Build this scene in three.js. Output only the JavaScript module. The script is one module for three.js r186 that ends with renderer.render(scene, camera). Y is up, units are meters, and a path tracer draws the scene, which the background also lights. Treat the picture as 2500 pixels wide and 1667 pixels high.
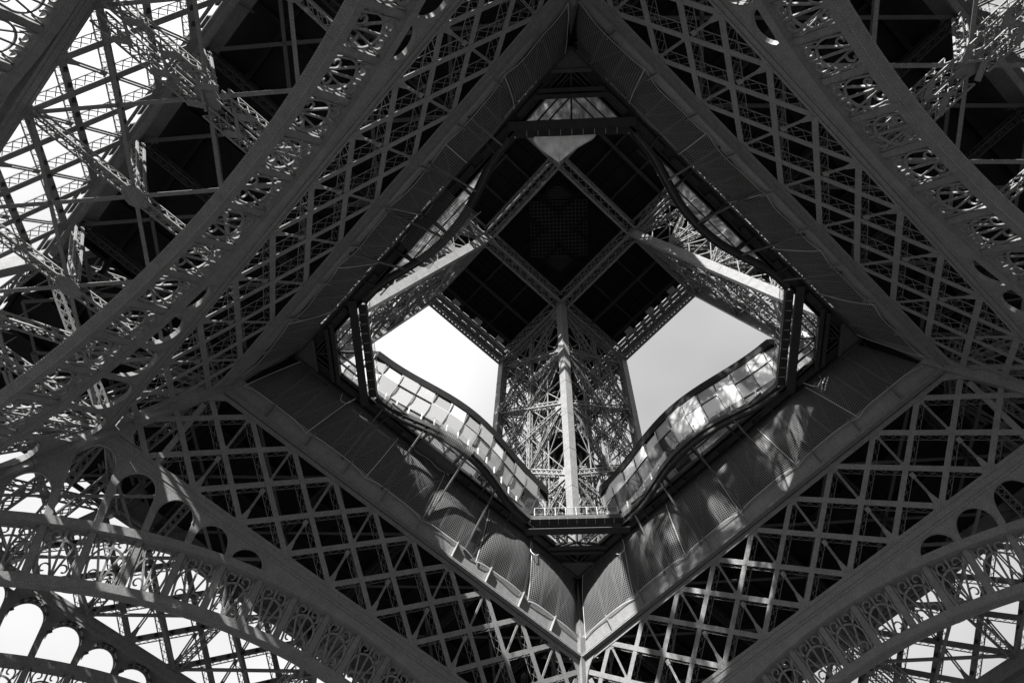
import * as THREE from 'three';
import { RoundedBoxGeometry } from 'three/addons/geometries/RoundedBoxGeometry.js';
import { MarchingCubes } from 'three/addons/objects/MarchingCubes.js';
import { ImprovedNoise } from 'three/addons/math/ImprovedNoise.js';

// ---------------------------------------------------------------- units
// The tower is laid out in plan axes u, v (along its sides) and height h above the lens;
// one layout unit is SCALE metres. World: x = u, y = h + EYE, z = -v.
const SCALE = 0.88, EYE = 1.6 / SCALE;
const V = (u, v, h) => new THREE.Vector3(u, h + EYE, -v);

const scene = new THREE.Scene();
const renderer = new THREE.WebGLRenderer({ antialias: true });
renderer.setSize(1024, 682);
renderer.toneMapping = THREE.LinearToneMapping;
renderer.toneMappingExposure = 3.6;
renderer.shadowMap.enabled = true;

// ---------------------------------------------------------------- camera (28 mm lens, looking up)
const camera = new THREE.PerspectiveCamera(46.4376, 1024 / 682, 0.1, 4000);
const CAM = [-23.4419, -18.7132, 0];
{
  const r = [0.7359305678672248, -0.6767277579151381, 0.021112577904519238];
  const dn = [0.632626065953043, 0.6761916563527208, -0.37755675673432215];
  const fw = [0.2412269884473963, 0.29121192548746044, 0.9257457288578141];
  const D = (a) => new THREE.Vector3(a[0], a[2], -a[1]);
  const m = new THREE.Matrix4().makeBasis(D(r), D(dn).negate(), D(fw).negate());
  camera.quaternion.setFromRotationMatrix(m);
  camera.position.copy(V(...CAM)).multiplyScalar(SCALE);
}

// ---------------------------------------------------------------- sky and sun
const SUN_EL = 29 * Math.PI / 180, SUN_AZ = [-0.875, -0.484];      // towards the sun, along u and v
const sunDir = new THREE.Vector3(SUN_AZ[0] * Math.cos(SUN_EL), Math.sin(SUN_EL), -SUN_AZ[1] * Math.cos(SUN_EL)).normalize();
const noise = new ImprovedNoise();
function fbm(x, y, z, o = 4) { let a = 0, s = 1, n = 0; for (let i = 0; i < o; i++) { a += s * noise.noise(x, y, z); n += s; s *= 0.5; x *= 2.03; y *= 2.03; z *= 2.03; } return a / n; }
{
  const W = 1024, H = 512, d = new Float32Array(W * H * 4), p = new THREE.Vector3();
  for (let j = 0; j < H; j++) for (let i = 0; i < W; i++) {
    const ph = ((i + 0.5) / W - 0.5) * 2 * Math.PI, th = ((j + 0.5) / H - 0.5) * Math.PI;
    p.set(Math.cos(th) * Math.cos(ph), Math.sin(th), Math.cos(th) * Math.sin(ph));
    const c = Math.max(0, p.dot(sunDir)), bank = THREE.MathUtils.smoothstep(-p.z - p.x, -0.2, 0.22);
    const q = 1 / Math.max(0.12, p.y + 0.15), n = fbm(p.x * q * 1.7 + 3.1, p.z * q * 1.7 - 7.7, 0.37, 5), n2 = fbm(p.x * q * 5 + 9.1, p.z * q * 5 + 2.7, 1.37, 4);
    let L = 0.6 + 0.34 * bank + 0.7 * c * c + 0.3 * n + 0.16 * n2;          // bright overcast bank on one side, thinner grey cloud on the other
    L = Math.max(0.2, L) / 3.5; if (p.y < 0) L *= 0.4;
    const k = (j * W + i) * 4; d[k] = d[k + 1] = d[k + 2] = L; d[k + 3] = 1;
  }
  const sky = new THREE.DataTexture(d, W, H, THREE.RGBAFormat, THREE.FloatType);
  sky.mapping = THREE.EquirectangularReflectionMapping;
  sky.magFilter = sky.minFilter = THREE.LinearFilter; sky.wrapS = THREE.RepeatWrapping; sky.needsUpdate = true;
  scene.background = sky; scene.environment = sky;
}
const sun = new THREE.DirectionalLight(new THREE.Color(1, 0.99, 0.98), 5);
sun.position.copy(sunDir).multiplyScalar(260); sun.target.position.set(0, 50, 0);
sun.castShadow = true; sun.shadow.mapSize.set(4096, 4096);
Object.assign(sun.shadow.camera, { left: -140, right: 140, top: 140, bottom: -140, near: 10, far: 600 });
scene.add(sun, sun.target);

// ---------------------------------------------------------------- fitted dimensions (layout units)
const C1 = 22.86, H1 = 64.4, K = 0.579, HB = 56.7;               // inner girder: half width at H1, lean, bottom chord height
const OFF = 17.8;                                                // from the inner to the outer face of a leg
const AC = -7.99, RS = 59.2, RF = 59.74, RU = 62.95, RX = 63.6;  // arch centre height and radii
const DA = 3.075 * Math.PI / 180;                                // angle of one arch cell
const PAN = 4.78;                                                // girder panel
const I2 = 7.7, O2 = 20.66, H2 = 113;                            // second floor
const wIn = (h) => C1 + K * (H1 - h);
const SD = (s, h, d = 0) => V(s, wIn(h) + d, h);                 // a point of the leaning inner face, d outwards

let seed = 7; const rnd = () => { seed = (seed * 16807) % 2147483647; return seed / 2147483647; };
const rr = (a, b) => a + (b - a) * rnd();

// ---------------------------------------------------------------- textures and materials (black and white photograph)
function noiseTex(n, fn, srgb = true) {
  const d = new Uint8Array(n * n * 4);
  for (let j = 0; j < n; j++) for (let i = 0; i < n; i++) { const v = Math.max(0, Math.min(255, 255 * fn(i / n, j / n))), k = (j * n + i) * 4; d[k] = d[k + 1] = d[k + 2] = v; d[k + 3] = 255; }
  const t = new THREE.DataTexture(d, n, n); t.wrapS = t.wrapT = THREE.RepeatWrapping; t.magFilter = THREE.LinearFilter; t.minFilter = THREE.LinearMipmapLinearFilter; t.generateMipmaps = true;
  if (srgb) t.colorSpace = THREE.SRGBColorSpace; t.needsUpdate = true; return t;
}
const tile = (x, y, f, s) => { const a = x * 2 * Math.PI, b = y * 2 * Math.PI; return fbm(Math.cos(a) * f + s, Math.sin(a) * f + Math.cos(b) * f, Math.sin(b) * f - s, 4); };
const ironMap = noiseTex(512, (x, y) => { const g = tile(x, y, 1.5, 2.2), f = tile(x, y, 14, 8.1), r = rnd(); return 0.86 + 0.12 * g + 0.26 * f + (r - 0.5) * 0.22 - (r > 0.985 ? 0.12 : 0); });
const ironRough = noiseTex(256, (x, y) => 0.62 + 0.3 * tile(x, y, 3, 5.5), false);
const ironBump = noiseTex(256, (x, y) => 0.5 + 0.5 * tile(x, y, 12, 1.5), false);
for (const t of [ironMap, ironRough, ironBump]) t.repeat.set(0.16, 0.16);
const soft = (t, k) => { t.repeat.set(k, k); return t; };
const G = (v) => new THREE.Color().setRGB(v, v, v);
function iron(albedo, o = {}) { return new THREE.MeshPhysicalMaterial({ specularIntensity: 0.5, color: G(albedo), map: ironMap, roughnessMap: ironRough, roughness: 0.9, bumpMap: ironBump, bumpScale: 0.004, metalness: 0, ...o }); }
const M = {
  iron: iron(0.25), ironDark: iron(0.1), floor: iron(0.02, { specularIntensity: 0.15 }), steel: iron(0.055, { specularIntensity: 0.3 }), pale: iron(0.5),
  white: new THREE.MeshStandardMaterial({ color: G(0.75), roughness: 0.5 }),
  glass: new THREE.MeshPhysicalMaterial({ color: G(0.96), transmission: 1, thickness: 0, roughness: 0.03, ior: 1.5 }),
  facade: [[0.95, 0.7], [0.85, 0.5], [0.55, 0.6], [0.3, 0.5], [0.9, 0.97]].map(([c, t]) => new THREE.MeshPhysicalMaterial({ color: G(c), transmission: t, thickness: 0, roughness: 0.04, ior: 2.0 })),
  dusty: new THREE.MeshPhysicalMaterial({ color: G(0.9), map: soft(noiseTex(256, (x, y) => 0.8 + 0.4 * tile(x, y, 4, 3.3)), 0.12), transmission: 0.55, thickness: 0, roughness: 1, ior: 1.45, side: THREE.DoubleSide }),
  film: new THREE.MeshPhysicalMaterial({ color: G(0.9), map: soft(noiseTex(256, (x, y) => 0.85 + 0.25 * tile(x, y, 2, 9.3)), 0.1), transmission: 0.5, thickness: 0, roughness: 0.9, side: THREE.DoubleSide }),
  cord: new THREE.MeshStandardMaterial({ color: G(0.4), roughness: 0.8 }),
  cloth: [0.6, 0.1, 0.05, 0.3, 0.02].map((a) => new THREE.MeshStandardMaterial({ color: G(a), roughness: 0.9 })),
};
{ // netting: knotted threads with open meshes
  const n = 64, d = new Uint8Array(n * n * 4);
  for (let j = 0; j < n; j++) for (let i = 0; i < n; i++) {
    const x = Math.abs((i + 0.5) / n - 0.5), y = Math.abs((j + 0.5) / n - 0.5), a = (x < 0.11 || y < 0.11 || x + y < 0.26) ? 255 : 0, k = (j * n + i) * 4;
    d[k] = d[k + 1] = d[k + 2] = a; d[k + 3] = 255;
  }
  const t = new THREE.DataTexture(d, n, n); t.wrapS = t.wrapT = THREE.RepeatWrapping; t.magFilter = THREE.LinearFilter; t.minFilter = THREE.LinearMipmapLinearFilter; t.generateMipmaps = true; t.needsUpdate = true;
  M.net = new THREE.MeshStandardMaterial({ color: G(0.16), roughness: 0.85, alphaMap: t, transparent: true, side: THREE.DoubleSide });
}

// ---------------------------------------------------------------- mesh building
class MB {
  constructor() { this.p = []; this.t = null; }
  tri(a, b, c) { this.p.push(a.x, a.y, a.z, b.x, b.y, b.z, c.x, c.y, c.z); return this; }
  quad(a, b, c, d) { this.tri(a, b, c); return this.tri(a, c, d); }
  // bar of section w (across) by t (along up) from a to b
  bar(a, b, w, t, up, caps = true) {
    const dir = b.clone().sub(a).normalize();
    let y = up ? up.clone() : new THREE.Vector3(0, 1, 0);
    if (Math.abs(y.dot(dir)) > 0.98) y.set(1, 0, 0.3);
    const x = new THREE.Vector3().crossVectors(dir, y).normalize(); y.crossVectors(x, dir).normalize();
    x.multiplyScalar(w / 2); y.multiplyScalar(t / 2);
    const c = (o, i, j) => o.clone().addScaledVector(x, i).addScaledVector(y, j);
    const A = [c(a, -1, -1), c(a, 1, -1), c(a, 1, 1), c(a, -1, 1)], B = [c(b, -1, -1), c(b, 1, -1), c(b, 1, 1), c(b, -1, 1)];
    for (let i = 0; i < 4; i++) { const j = (i + 1) % 4; this.quad(A[i], A[j], B[j], B[i]); }
    if (caps) { this.quad(A[3], A[2], A[1], A[0]); this.quad(B[0], B[1], B[2], B[3]); }
    return this;
  }
  // prism over a polygon of points (front), moved by e to the back
  prism(pts, e) {
    const f2 = new THREE.Vector3(); // project on dominant plane for triangulation
    const nrm = new THREE.Vector3(); for (let i = 0; i < pts.length; i++) { const a = pts[i], b = pts[(i + 1) % pts.length]; nrm.x += (a.y - b.y) * (a.z + b.z); nrm.y += (a.z - b.z) * (a.x + b.x); nrm.z += (a.x - b.x) * (a.y + b.y); }
    const ax = Math.abs(nrm.x), ay = Math.abs(nrm.y), az = Math.abs(nrm.z);
    const P = pts.map((q) => az >= ax && az >= ay ? new THREE.Vector2(q.x, q.y) : ay >= ax ? new THREE.Vector2(q.z, q.x) : new THREE.Vector2(q.y, q.z));
    const back = pts.map((q) => q.clone().add(e));
    for (const f of THREE.ShapeUtils.triangulateShape(P, [])) { this.tri(pts[f[0]], pts[f[1]], pts[f[2]]); this.tri(back[f[2]], back[f[1]], back[f[0]]); }
    for (let i = 0; i < pts.length; i++) { const j = (i + 1) % pts.length; this.quad(pts[i], back[i], back[j], pts[j]); }
    return this;
  }
  // strip of rectangular section following points; n(i) thickness direction
  ribbon(pts, w, t, up) { for (let i = 0; i + 1 < pts.length; i++) this.bar(pts[i], pts[i + 1], w, t, up, i === 0 || i + 2 === pts.length); return this; }
  sheet(nu, nv, f) { const g = []; for (let i = 0; i <= nu; i++) { g.push([]); for (let j = 0; j <= nv; j++) g[i].push(f(i / nu, j / nv)); } for (let i = 0; i < nu; i++) for (let j = 0; j < nv; j++) this.quad(g[i][j], g[i + 1][j], g[i + 1][j + 1], g[i][j + 1]); return this; }
  // box girder: 2 or 4 angle chords with crossed lacing. w across (perp. to up), t along up
  laced(a, b, w, t, up, o = {}) {
    const { ch = 0.14, lb = 0.07, pitch = 1.0, faces = 4 } = o;
    const dir = b.clone().sub(a), L = dir.length(); dir.normalize();
    let y = up ? up.clone() : new THREE.Vector3(0, 1, 0); if (Math.abs(y.dot(dir)) > 0.98) y.set(1, 0, 0.3);
    const x = new THREE.Vector3().crossVectors(dir, y).normalize(); y.crossVectors(x, dir).normalize();
    const c = (o2, i, j) => o2.clone().addScaledVector(x, i * w / 2).addScaledVector(y, j * t / 2);
    const cor = [[-1, -1], [1, -1], [1, 1], [-1, 1]];
    for (const [i, j] of cor) this.bar(c(a, i, j), c(b, i, j), ch, ch, y, false);
    const n = Math.max(2, Math.round(L / pitch));
    for (let f = 0; f < 4; f++) {
      if (faces === 2 && f % 2 === 0) continue;
      const A = cor[f], B = cor[(f + 1) % 4];
      const up2 = f % 2 === 0 ? y : x;
      for (let k = 0; k < n; k++) {
        const p0 = a.clone().addScaledVector(dir, L * k / n), p1 = a.clone().addScaledVector(dir, L * (k + 1) / n);
        this.bar(c(p0, A[0], A[1]), c(p1, B[0], B[1]), lb, 0.03, up2, false);
        if (o.cross !== false) this.bar(c(p0, B[0], B[1]), c(p1, A[0], A[1]), lb, 0.03, up2, false);
      }
    }
    return this;
  }
  geo() {
    const n = this.p.length / 9, P = this.p, N = new Float32Array(n * 9), U = new Float32Array(n * 6);
    for (let i = 0; i < n; i++) {
      const k = i * 9, ax = P[k + 3] - P[k], ay = P[k + 4] - P[k + 1], az = P[k + 5] - P[k + 2], bx = P[k + 6] - P[k], by = P[k + 7] - P[k + 1], bz = P[k + 8] - P[k + 2];
      let x = ay * bz - az * by, y = az * bx - ax * bz, z = ax * by - ay * bx; const l = Math.hypot(x, y, z) || 1; x /= l; y /= l; z /= l;
      const X = Math.abs(x), Y = Math.abs(y), Z = Math.abs(z);
      for (let j = 0; j < 3; j++) {
        const q = k + j * 3; N[q] = x; N[q + 1] = y; N[q + 2] = z;
        const uu = X >= Y && X >= Z ? [P[q + 2], P[q + 1]] : Y >= Z ? [P[q], P[q + 2]] : [P[q], P[q + 1]];
        U[i * 6 + j * 2] = uu[0] * SCALE; U[i * 6 + j * 2 + 1] = uu[1] * SCALE;
      }
    }
    const g = new THREE.BufferGeometry();
    g.setAttribute('position', new THREE.BufferAttribute(new Float32Array(P), 3)); g.setAttribute('normal', new THREE.BufferAttribute(N, 3)); g.setAttribute('uv', new THREE.BufferAttribute(this.uvs ? new Float32Array(this.uvs) : U, 2));
    return g;
  }
  build(name, mat, parent, kind) { return put(name, this.geo(), mat, parent, kind); }
}
const names = new Map();
function numbered(n) { const k = names.get(n) || 0; names.set(n, k + 1); return k ? `${n}_${String(k).padStart(3, '0')}` : n; }
function put(name, g, mat, parent, kind) { const m = new THREE.Mesh(g, mat); m.name = parent && parent !== scene ? name : numbered(name); m.castShadow = m.receiveShadow = true; if (kind) m.userData.kind = kind; (parent || scene).add(m); return m; }
function grp(name, parent) { const g = new THREE.Group(); g.name = parent ? name : numbered(name); (parent || scene).add(g); return g; }
function tag(o, label, category, group) { o.userData.label = label; o.userData.category = category; if (group) o.userData.group = group; return o; }
const bar = (a, b, w, t, up) => new MB().bar(a, b, w, t, up);
const SIDES = { 'lower left': 0, 'upper left': 1, 'upper right': 2, 'lower right': 3 };
const turnSide = (o, i) => { o.rotation.y = i * Math.PI / 2; return o; };

// ---------------------------------------------------------------- ground
put('ground', new THREE.PlaneGeometry(3000, 3000).rotateX(-Math.PI / 2), new THREE.MeshStandardMaterial({ color: G(0.1), roughness: 0.95, map: (() => { const t = noiseTex(512, (x, y) => 0.82 + 0.3 * tile(x, y, 6, 4.4) + (rnd() - 0.5) * 0.2); t.repeat.set(300, 300); return t; })() }), scene, 'structure');

// ================================================================ THE TOWER
const tower = grp('lattice_tower');
tag(tower, 'giant riveted iron lattice tower seen from beneath its four arches', 'tower');
const NIN = new THREE.Vector3(0, -K, 1).normalize();             // normal of the leaning face of the first side, towards the void

// ---------------------------------------------------------------- truss girders between the legs
const clipS = (s, h) => { const m = wIn(h) - 0.3; return Math.max(-m, Math.min(m, s)); };
function lampGeo() { return new MB().bar(new THREE.Vector3(-0.17, 0, 0), new THREE.Vector3(0.17, 0, 0), 0.24, 0.3, NIN).bar(new THREE.Vector3(-0.2, -0.14, 0), new THREE.Vector3(0.2, -0.14, 0), 0.05, 0.05, NIN).geo(); }
const LAMP = lampGeo();
const UPV0 = new THREE.Vector3(0, 1, 0);
function girder(outer) {
  const g = grp('truss_girder', tower), hb = HB, ht = 64.0;
  // bottom chord: riveted plate with edge angles
  const bc = new MB(), ext = (h) => wIn(h) + 0.2;
  bc.prism([SD(-ext(55.75), 55.75), SD(ext(55.75), 55.75), SD(ext(56.75), 56.75), SD(-ext(56.75), 56.75)], SD(0, 0, 0.1).sub(SD(0, 0, 0)));
  for (const h of [56.02, 56.5]) bc.bar(SD(-ext(h), h, -0.03), SD(ext(h), h, -0.03), 0.1, 0.06, NIN);
  if (outer) bc.prism([SD(-25, 55.77, 0.02), SD(25, 55.77, 0.02), SD(25, 55.77, 0.75), SD(-25, 55.77, 0.75)], new THREE.Vector3(0, 0.06, 0));
  bc.build('bottom_chord', M.iron, g);
  // top chord: projecting rail, plate and stiffeners
  const tc = new MB(), et = wIn(H1) + 0.3;
  tc.bar(SD(-et, 63.95, -0.02), SD(et, 63.95, -0.02), 0.42, 0.1, NIN); tc.bar(SD(-et, 64.3, -0.24), SD(et, 64.3, -0.24), 0.6, 0.1, UPV0); tc.bar(SD(-et, 64.22, -0.5), SD(et, 64.22, -0.5), 0.06, 0.22, UPV0);
  tc.prism([SD(-et, 64.35), SD(et, 64.35), SD(et - 0.8, 66.1), SD(-et + 0.8, 66.1)], SD(0, 0, 0.12).sub(SD(0, 0, 0)));
  tc.build('top_chord', M.iron, g);
  for (let k = -5; k <= 5; k++) { const s = k * PAN * 0.94; new MB().bar(SD(s, 64.35, -0.2), SD(s, 66.05, -0.2), 0.06, 0.45, NIN).bar(SD(s, 64.4, -0.02), SD(s, 66.0, -0.02), 0.5, 0.05, NIN).build('stiffener', M.iron, g); }
  // diagonals: two flanges and laced web
  const D = 0.8;
  for (let k = -7; k <= 7; k++) for (const q of [-2, 2]) {
    let s0 = k * PAN, s1 = (k + q) * PAN, h0 = ht, h1 = hb;
    const lim = (s, h) => Math.abs(s) <= wIn(h) - 0.25;
    const at = (t) => [s0 + (s1 - s0) * t, h0 + (h1 - h0) * t];
    let ta = 0, tb = 1; while (ta < 1 && !lim(...at(ta))) ta += 0.02; while (tb > ta && !lim(...at(tb))) tb -= 0.02;
    if (tb - ta < 0.12) continue;
    const [sa, ha] = at(ta), [sb, hb2] = at(tb), off = q > 0 ? 0 : 0.035;
    const m = new MB(), a = SD(sa, ha, off), b = SD(sb, hb2, off), a2 = SD(sa, ha, D - off), b2 = SD(sb, hb2, D - off);
    m.bar(a, b, outer ? 0.56 : 0.48, 0.06, NIN);
    const dir = b.clone().sub(a), L = dir.length(), n = Math.max(3, Math.round(L / (outer ? 0.7 : 0.95)));
    const lw = outer ? 0.07 : 0.035, sideV = new THREE.Vector3().crossVectors(dir.clone().normalize(), NIN).normalize();
    m.bar(a2.clone().addScaledVector(sideV, q > 0 ? 0.17 : -0.17), b2.clone().addScaledVector(sideV, q > 0 ? 0.17 : -0.17), outer ? 0.1 : 0.04, outer ? 0.1 : 0.06, NIN);
    for (const e of [0.17]) for (let i = 0; i < n; i++) {
      const f = (t, dd) => SD(sa + (sb - sa) * t, ha + (hb2 - ha) * t, dd).addScaledVector(sideV, q > 0 ? e : -e);
      m.bar(f(i / n, 0.05), f((i + 1) / n, D - 0.05), lw, 0.02, sideV, false); m.bar(f((i + 1) / n, 0.05), f(i / n, D - 0.05), lw, 0.02, sideV, false);
    }
    m.build('diagonal', M.iron, g);
  }
  // posts, gussets
  for (let k = -5; k <= 5; k++) {
    const s = k * PAN, w = outer ? 0.34 : 0.2;
    if (Math.abs(s) > 21) continue;
    const p1 = new MB(); p1.bar(SD(s - w * 0.3, 63.9, 0.1), SD(s - w * 0.3, 60.55, 0.1), w * 0.42, 0.08, NIN); p1.bar(SD(s + w * 0.3, 63.9, 0.1), SD(s + w * 0.3, 60.55, 0.1), w * 0.42, 0.08, NIN);
    p1.build('post', M.iron, g);
    const p2 = new MB(); p2.bar(SD(s - w * 0.3, 59.7, 0.1), SD(s - w * 0.3, 56.9, 0.1), w * 0.42, 0.08, NIN); p2.bar(SD(s + w * 0.3, 59.7, 0.1), SD(s + w * 0.3, 56.9, 0.1), w * 0.42, 0.08, NIN);
    p2.build('post', M.iron, g);
    const e = SD(0, 0, 0.05).sub(SD(0, 0, 0)), q = (ds, h) => SD(s + ds, h, 0.02);
    new MB().prism([q(-0.75, 56.7), q(0.75, 56.7), q(0.28, 57.15), q(0.13, 57.9), q(-0.13, 57.9), q(-0.28, 57.15)], e).build('gusset', M.iron, g);
    for (const hc of [60.62, 59.62]) new MB().prism([q(-0.2, hc - 0.22), q(0.2, hc - 0.22), q(0.2, hc + 0.22), q(-0.2, hc + 0.22)], e).build('gusset', M.iron, g);
    new MB().prism([q(-0.6, 64.05), q(-0.2, 63.45), q(0.2, 63.45), q(0.6, 64.05)], e).build('gusset', M.iron, g);
  }
  return g;
}
function addLamps(g) {   // small floodlights along the edges of the outer diagonals
  for (let k = -5; k <= 5; k++) for (let i = 1; i < 9; i++) {
    const t = i / 9, s = (k - 2 * t) * PAN, h = 64 - 7.3 * t; if (Math.abs(s) > wIn(h) - 1) continue;
    const m = put('floodlight', LAMP, M.steel, g); m.position.copy(SD(s - 0.42, h - 0.26, 0)); m.rotation.z = 0.65;
  }
}

// ---------------------------------------------------------------- decorative arches
const AP = (ang, r, d = 0) => SD(r * Math.sin(ang), AC + r * Math.cos(ang), d);
function rosetteGeo() {   // one cell centred on angle 0; local x tangential, y radial from RF
  const m = new MB(), P = (x, y, d = 0.2) => { const r = RF + y, a = x / r; return AP(a, r, d); };
  const rib = (pts, w, dd = 0.13) => m.ribbon(pts.map(([x, y]) => P(x, y)), w, dd, NIN);
  const arcY = 1.28, R = 1.16, hw = 1.24;
  const arc = [[-1.02, 0], [-1.14, 0.7]]; for (let i = 0; i <= 16; i++) { const a = Math.PI - Math.PI * i / 16; arc.push([hw * Math.cos(a), arcY + R * Math.sin(a)]); } arc.push([1.14, 0.7], [1.02, 0]);
  rib(arc, 0.16);
  rib([[0, 0], [0, 3.2]], 0.15); rib([[0.03, 0.04], [0.86, 2.2]], 0.14); rib([[-0.03, 0.04], [-0.86, 2.2]], 0.14);
  for (const k of [-1, 1]) {
    const up = [[0.86, 2.2], [0.98, 2.5]]; for (let i = 0; i <= 20; i++) { const a = -0.1 + i / 20 * 4.9, r = 0.42 - 0.3 * i / 20; up.push([0.58 + r * Math.cos(a), 2.72 + r * Math.sin(a)]); }
    rib(up.map(([x, y]) => [k * x, y]), 0.11);
    const lo = [[0.1, 0.03], [0.2, 0.4]]; for (let i = 0; i <= 20; i++) { const a = Math.PI * 0.85 - i / 20 * 4.7, r = 0.4 - 0.27 * i / 20; lo.push([0.64 + r * Math.cos(a), 0.52 + r * Math.sin(a)]); }
    rib(lo.map(([x, y]) => [k * x, y]), 0.11);
    rib([[k * 1.2, 1.85], [k * 1.33, 3.18]], 0.1); rib([[k * 1.02, 2.3], [k * 1.36, 3.18]], 0.09);
  }
  return m.geo();
}
const ROS = rosetteGeo();
function onArch(m, ang) {  // turn a piece built at angle 0 about the arch axis, along the leaning plane
  // positions are re-mapped, because the face leans
  const g = m.geometry.clone(), p = g.attributes.position, v = new THREE.Vector3();
  for (let i = 0; i < p.count; i++) {
    v.fromBufferAttribute(p, i); const s = v.x, h = v.y - EYE, d = -v.z - wIn(h);
    const c = Math.cos(ang), n = Math.sin(ang), y = h - AC; const q = SD(s * c + y * n, AC + y * c - s * n, d); p.setXYZ(i, q.x, q.y, q.z);
  }
  g.computeVertexNormals(); m.geometry = g; return m;
}
const CELL = new Map(), angs = []; for (let k = -12; k < 12; k++) angs.push((k + 0.5) * DA);
function legLimit(ang) { // radius at which a ray from the arch centre meets the leg
  const s = Math.sin(ang), c = Math.cos(ang); return (C1 + K * (H1 - AC)) / (Math.abs(s) + K * c);
}
const AMAX = 0.70, AUP = 0.545;
function archBand(r0, r1, amax, d0, d1, out) { // box band along the arch
  const n = 72, c = (a, r, d) => AP(a, r, d), m = out;
  for (let i = 0; i < n; i++) {
    const a = -amax + 2 * amax * i / n, b = -amax + 2 * amax * (i + 1) / n;
    m.quad(c(a, r0, d0), c(b, r0, d0), c(b, r1, d0), c(a, r1, d0)); m.quad(c(a, r1, d1), c(b, r1, d1), c(b, r0, d1), c(a, r0, d1));
    m.quad(c(a, r0, d1), c(b, r0, d1), c(b, r0, d0), c(a, r0, d0)); m.quad(c(a, r1, d0), c(b, r1, d0), c(b, r1, d1), c(a, r1, d1));
  }
  return m;
}
function arch(outer) {
  const g = grp('decorative_arch', tower);
  const lf = new MB(); archBand(RS, RS + 0.05, AMAX, -0.02, 0.78, lf); archBand(RS + 0.05, RF, AMAX, 0.03, 0.13, lf); archBand(RS + 0.05, RF, AMAX, 0.62, 0.7, lf); archBand(RF, RF + 0.05, AMAX, 0.03, 0.7, lf);
  for (let k = -11; k <= 11; k += 2) { const a = k * DA, w = 0.3 / RS; lf.quad(AP(a - w, RS - 0.03, 0), AP(a + w, RS - 0.03, 0), AP(a + w, RS - 0.03, 0.76), AP(a - w, RS - 0.03, 0.76)); for (const e of [-w, w]) lf.quad(AP(a + e, RS - 0.03, 0), AP(a + e, RS - 0.03, 0.76), AP(a + e, RS + 0.01, 0.76), AP(a + e, RS + 0.01, 0)); lf.prism([AP(a - w, RS + 0.02, 0.02), AP(a + w, RS + 0.02, 0.02), AP(a + w, RF - 0.02, 0.02), AP(a - w, RF - 0.02, 0.02)], new THREE.Vector3(0, 0, 0.02)); }
  lf.build('lower_flange', M.iron, g);
  const uf = new MB(); archBand(RU + 0.04, RX - 0.04, AUP, -0.14, 0.5, uf); archBand(RU, RU + 0.04, AUP, -0.05, 0.72, uf); archBand(RX - 0.04, RX, AUP, -0.05, 0.72, uf);
  uf.build('upper_flange', M.iron, g);
  // spandrel web with round-headed openings
  const shape = [], top = 55.72;
  const sTop = wIn(top) - 0.2; const pt = (s, h) => new THREE.Vector2(s, h);
  for (let i = 0; i <= 80; i++) { const a = AUP - 2 * AUP * i / 80; const h = Math.min(AC + (RX - 0.1) * Math.cos(a), top - 0.06); shape.push(pt((RX - 0.1) * Math.sin(a), h)); }
  const sh = new THREE.Shape([pt(sTop, top), ...shape, pt(-sTop, top)].reverse());
  for (let k = 3; k <= 9; k++) for (const sg of [-1, 1]) {
    const f = (k + 0.5) * DA, half = DA / 2 - 0.28 / RX; let rt = (top - 0.1 - AC) / Math.cos(f);
    rt = Math.min(rt, legLimit(f) - 1.0 / Math.cos(f) * 0.9); if (rt < RX + 0.35) continue;
    const hwid = half * rt, rc = Math.max(RX + 0.02, rt - hwid * 0.95), hole = [];
    for (let i = 0; i <= 16; i++) { const a = Math.PI * i / 16, x = -half * Math.cos(a), r = rc + (rt - rc) * Math.sin(a); hole.push(pt(sg * r * Math.sin(f + x), AC + r * Math.cos(f + x))); }
    hole.push(pt(sg * (RX - 0.02) * Math.sin(f + half), AC + (RX - 0.02) * Math.cos(f + half)), pt(sg * (RX - 0.02) * Math.sin(f - half), AC + (RX - 0.02) * Math.cos(f - half)));
    sh.holes.push(new THREE.Path(sg > 0 ? hole : hole.reverse()));
    // rim of the opening
    const rim = new MB(); const rp = hole.slice(0, 17).map((q) => SD(q.x, q.y, 0.12)); if (sg < 0) rim.ribbon(hole.slice(2).map((q) => SD(q.x, q.y, 0.12)), 0.05, 0.36, NIN); else rim.ribbon(rp, 0.05, 0.36, NIN);
    rim.build('opening_rim', M.iron, g);
    if (outer) for (let i = 1; i < 7; i++) { const q = hole[sg > 0 ? Math.round(i * 16 / 7) : 2 + Math.round(i * 16 / 7)]; const l = put('floodlight', LAMP, M.steel, g); l.position.copy(SD(q.x, q.y, 0.1)); l.rotation.z = i; }
  }
  const eg = new THREE.ExtrudeGeometry(sh, { depth: 0.1, bevelEnabled: false, curveSegments: 4 }); const pp = eg.attributes.position;
  for (let i = 0; i < pp.count; i++) { const q = SD(pp.getX(i), pp.getY(i), pp.getZ(i)); pp.setXYZ(i, q.x, q.y, q.z); }
  eg.computeVertexNormals(); const uv = eg.attributes.uv; for (let i = 0; i < pp.count; i++) uv.setXY(i, pp.getX(i) * SCALE, pp.getY(i) * SCALE);
  const web = put('spandrel_web', eg, M.iron, g); if (outer) web.position.z -= 0.6;
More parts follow.
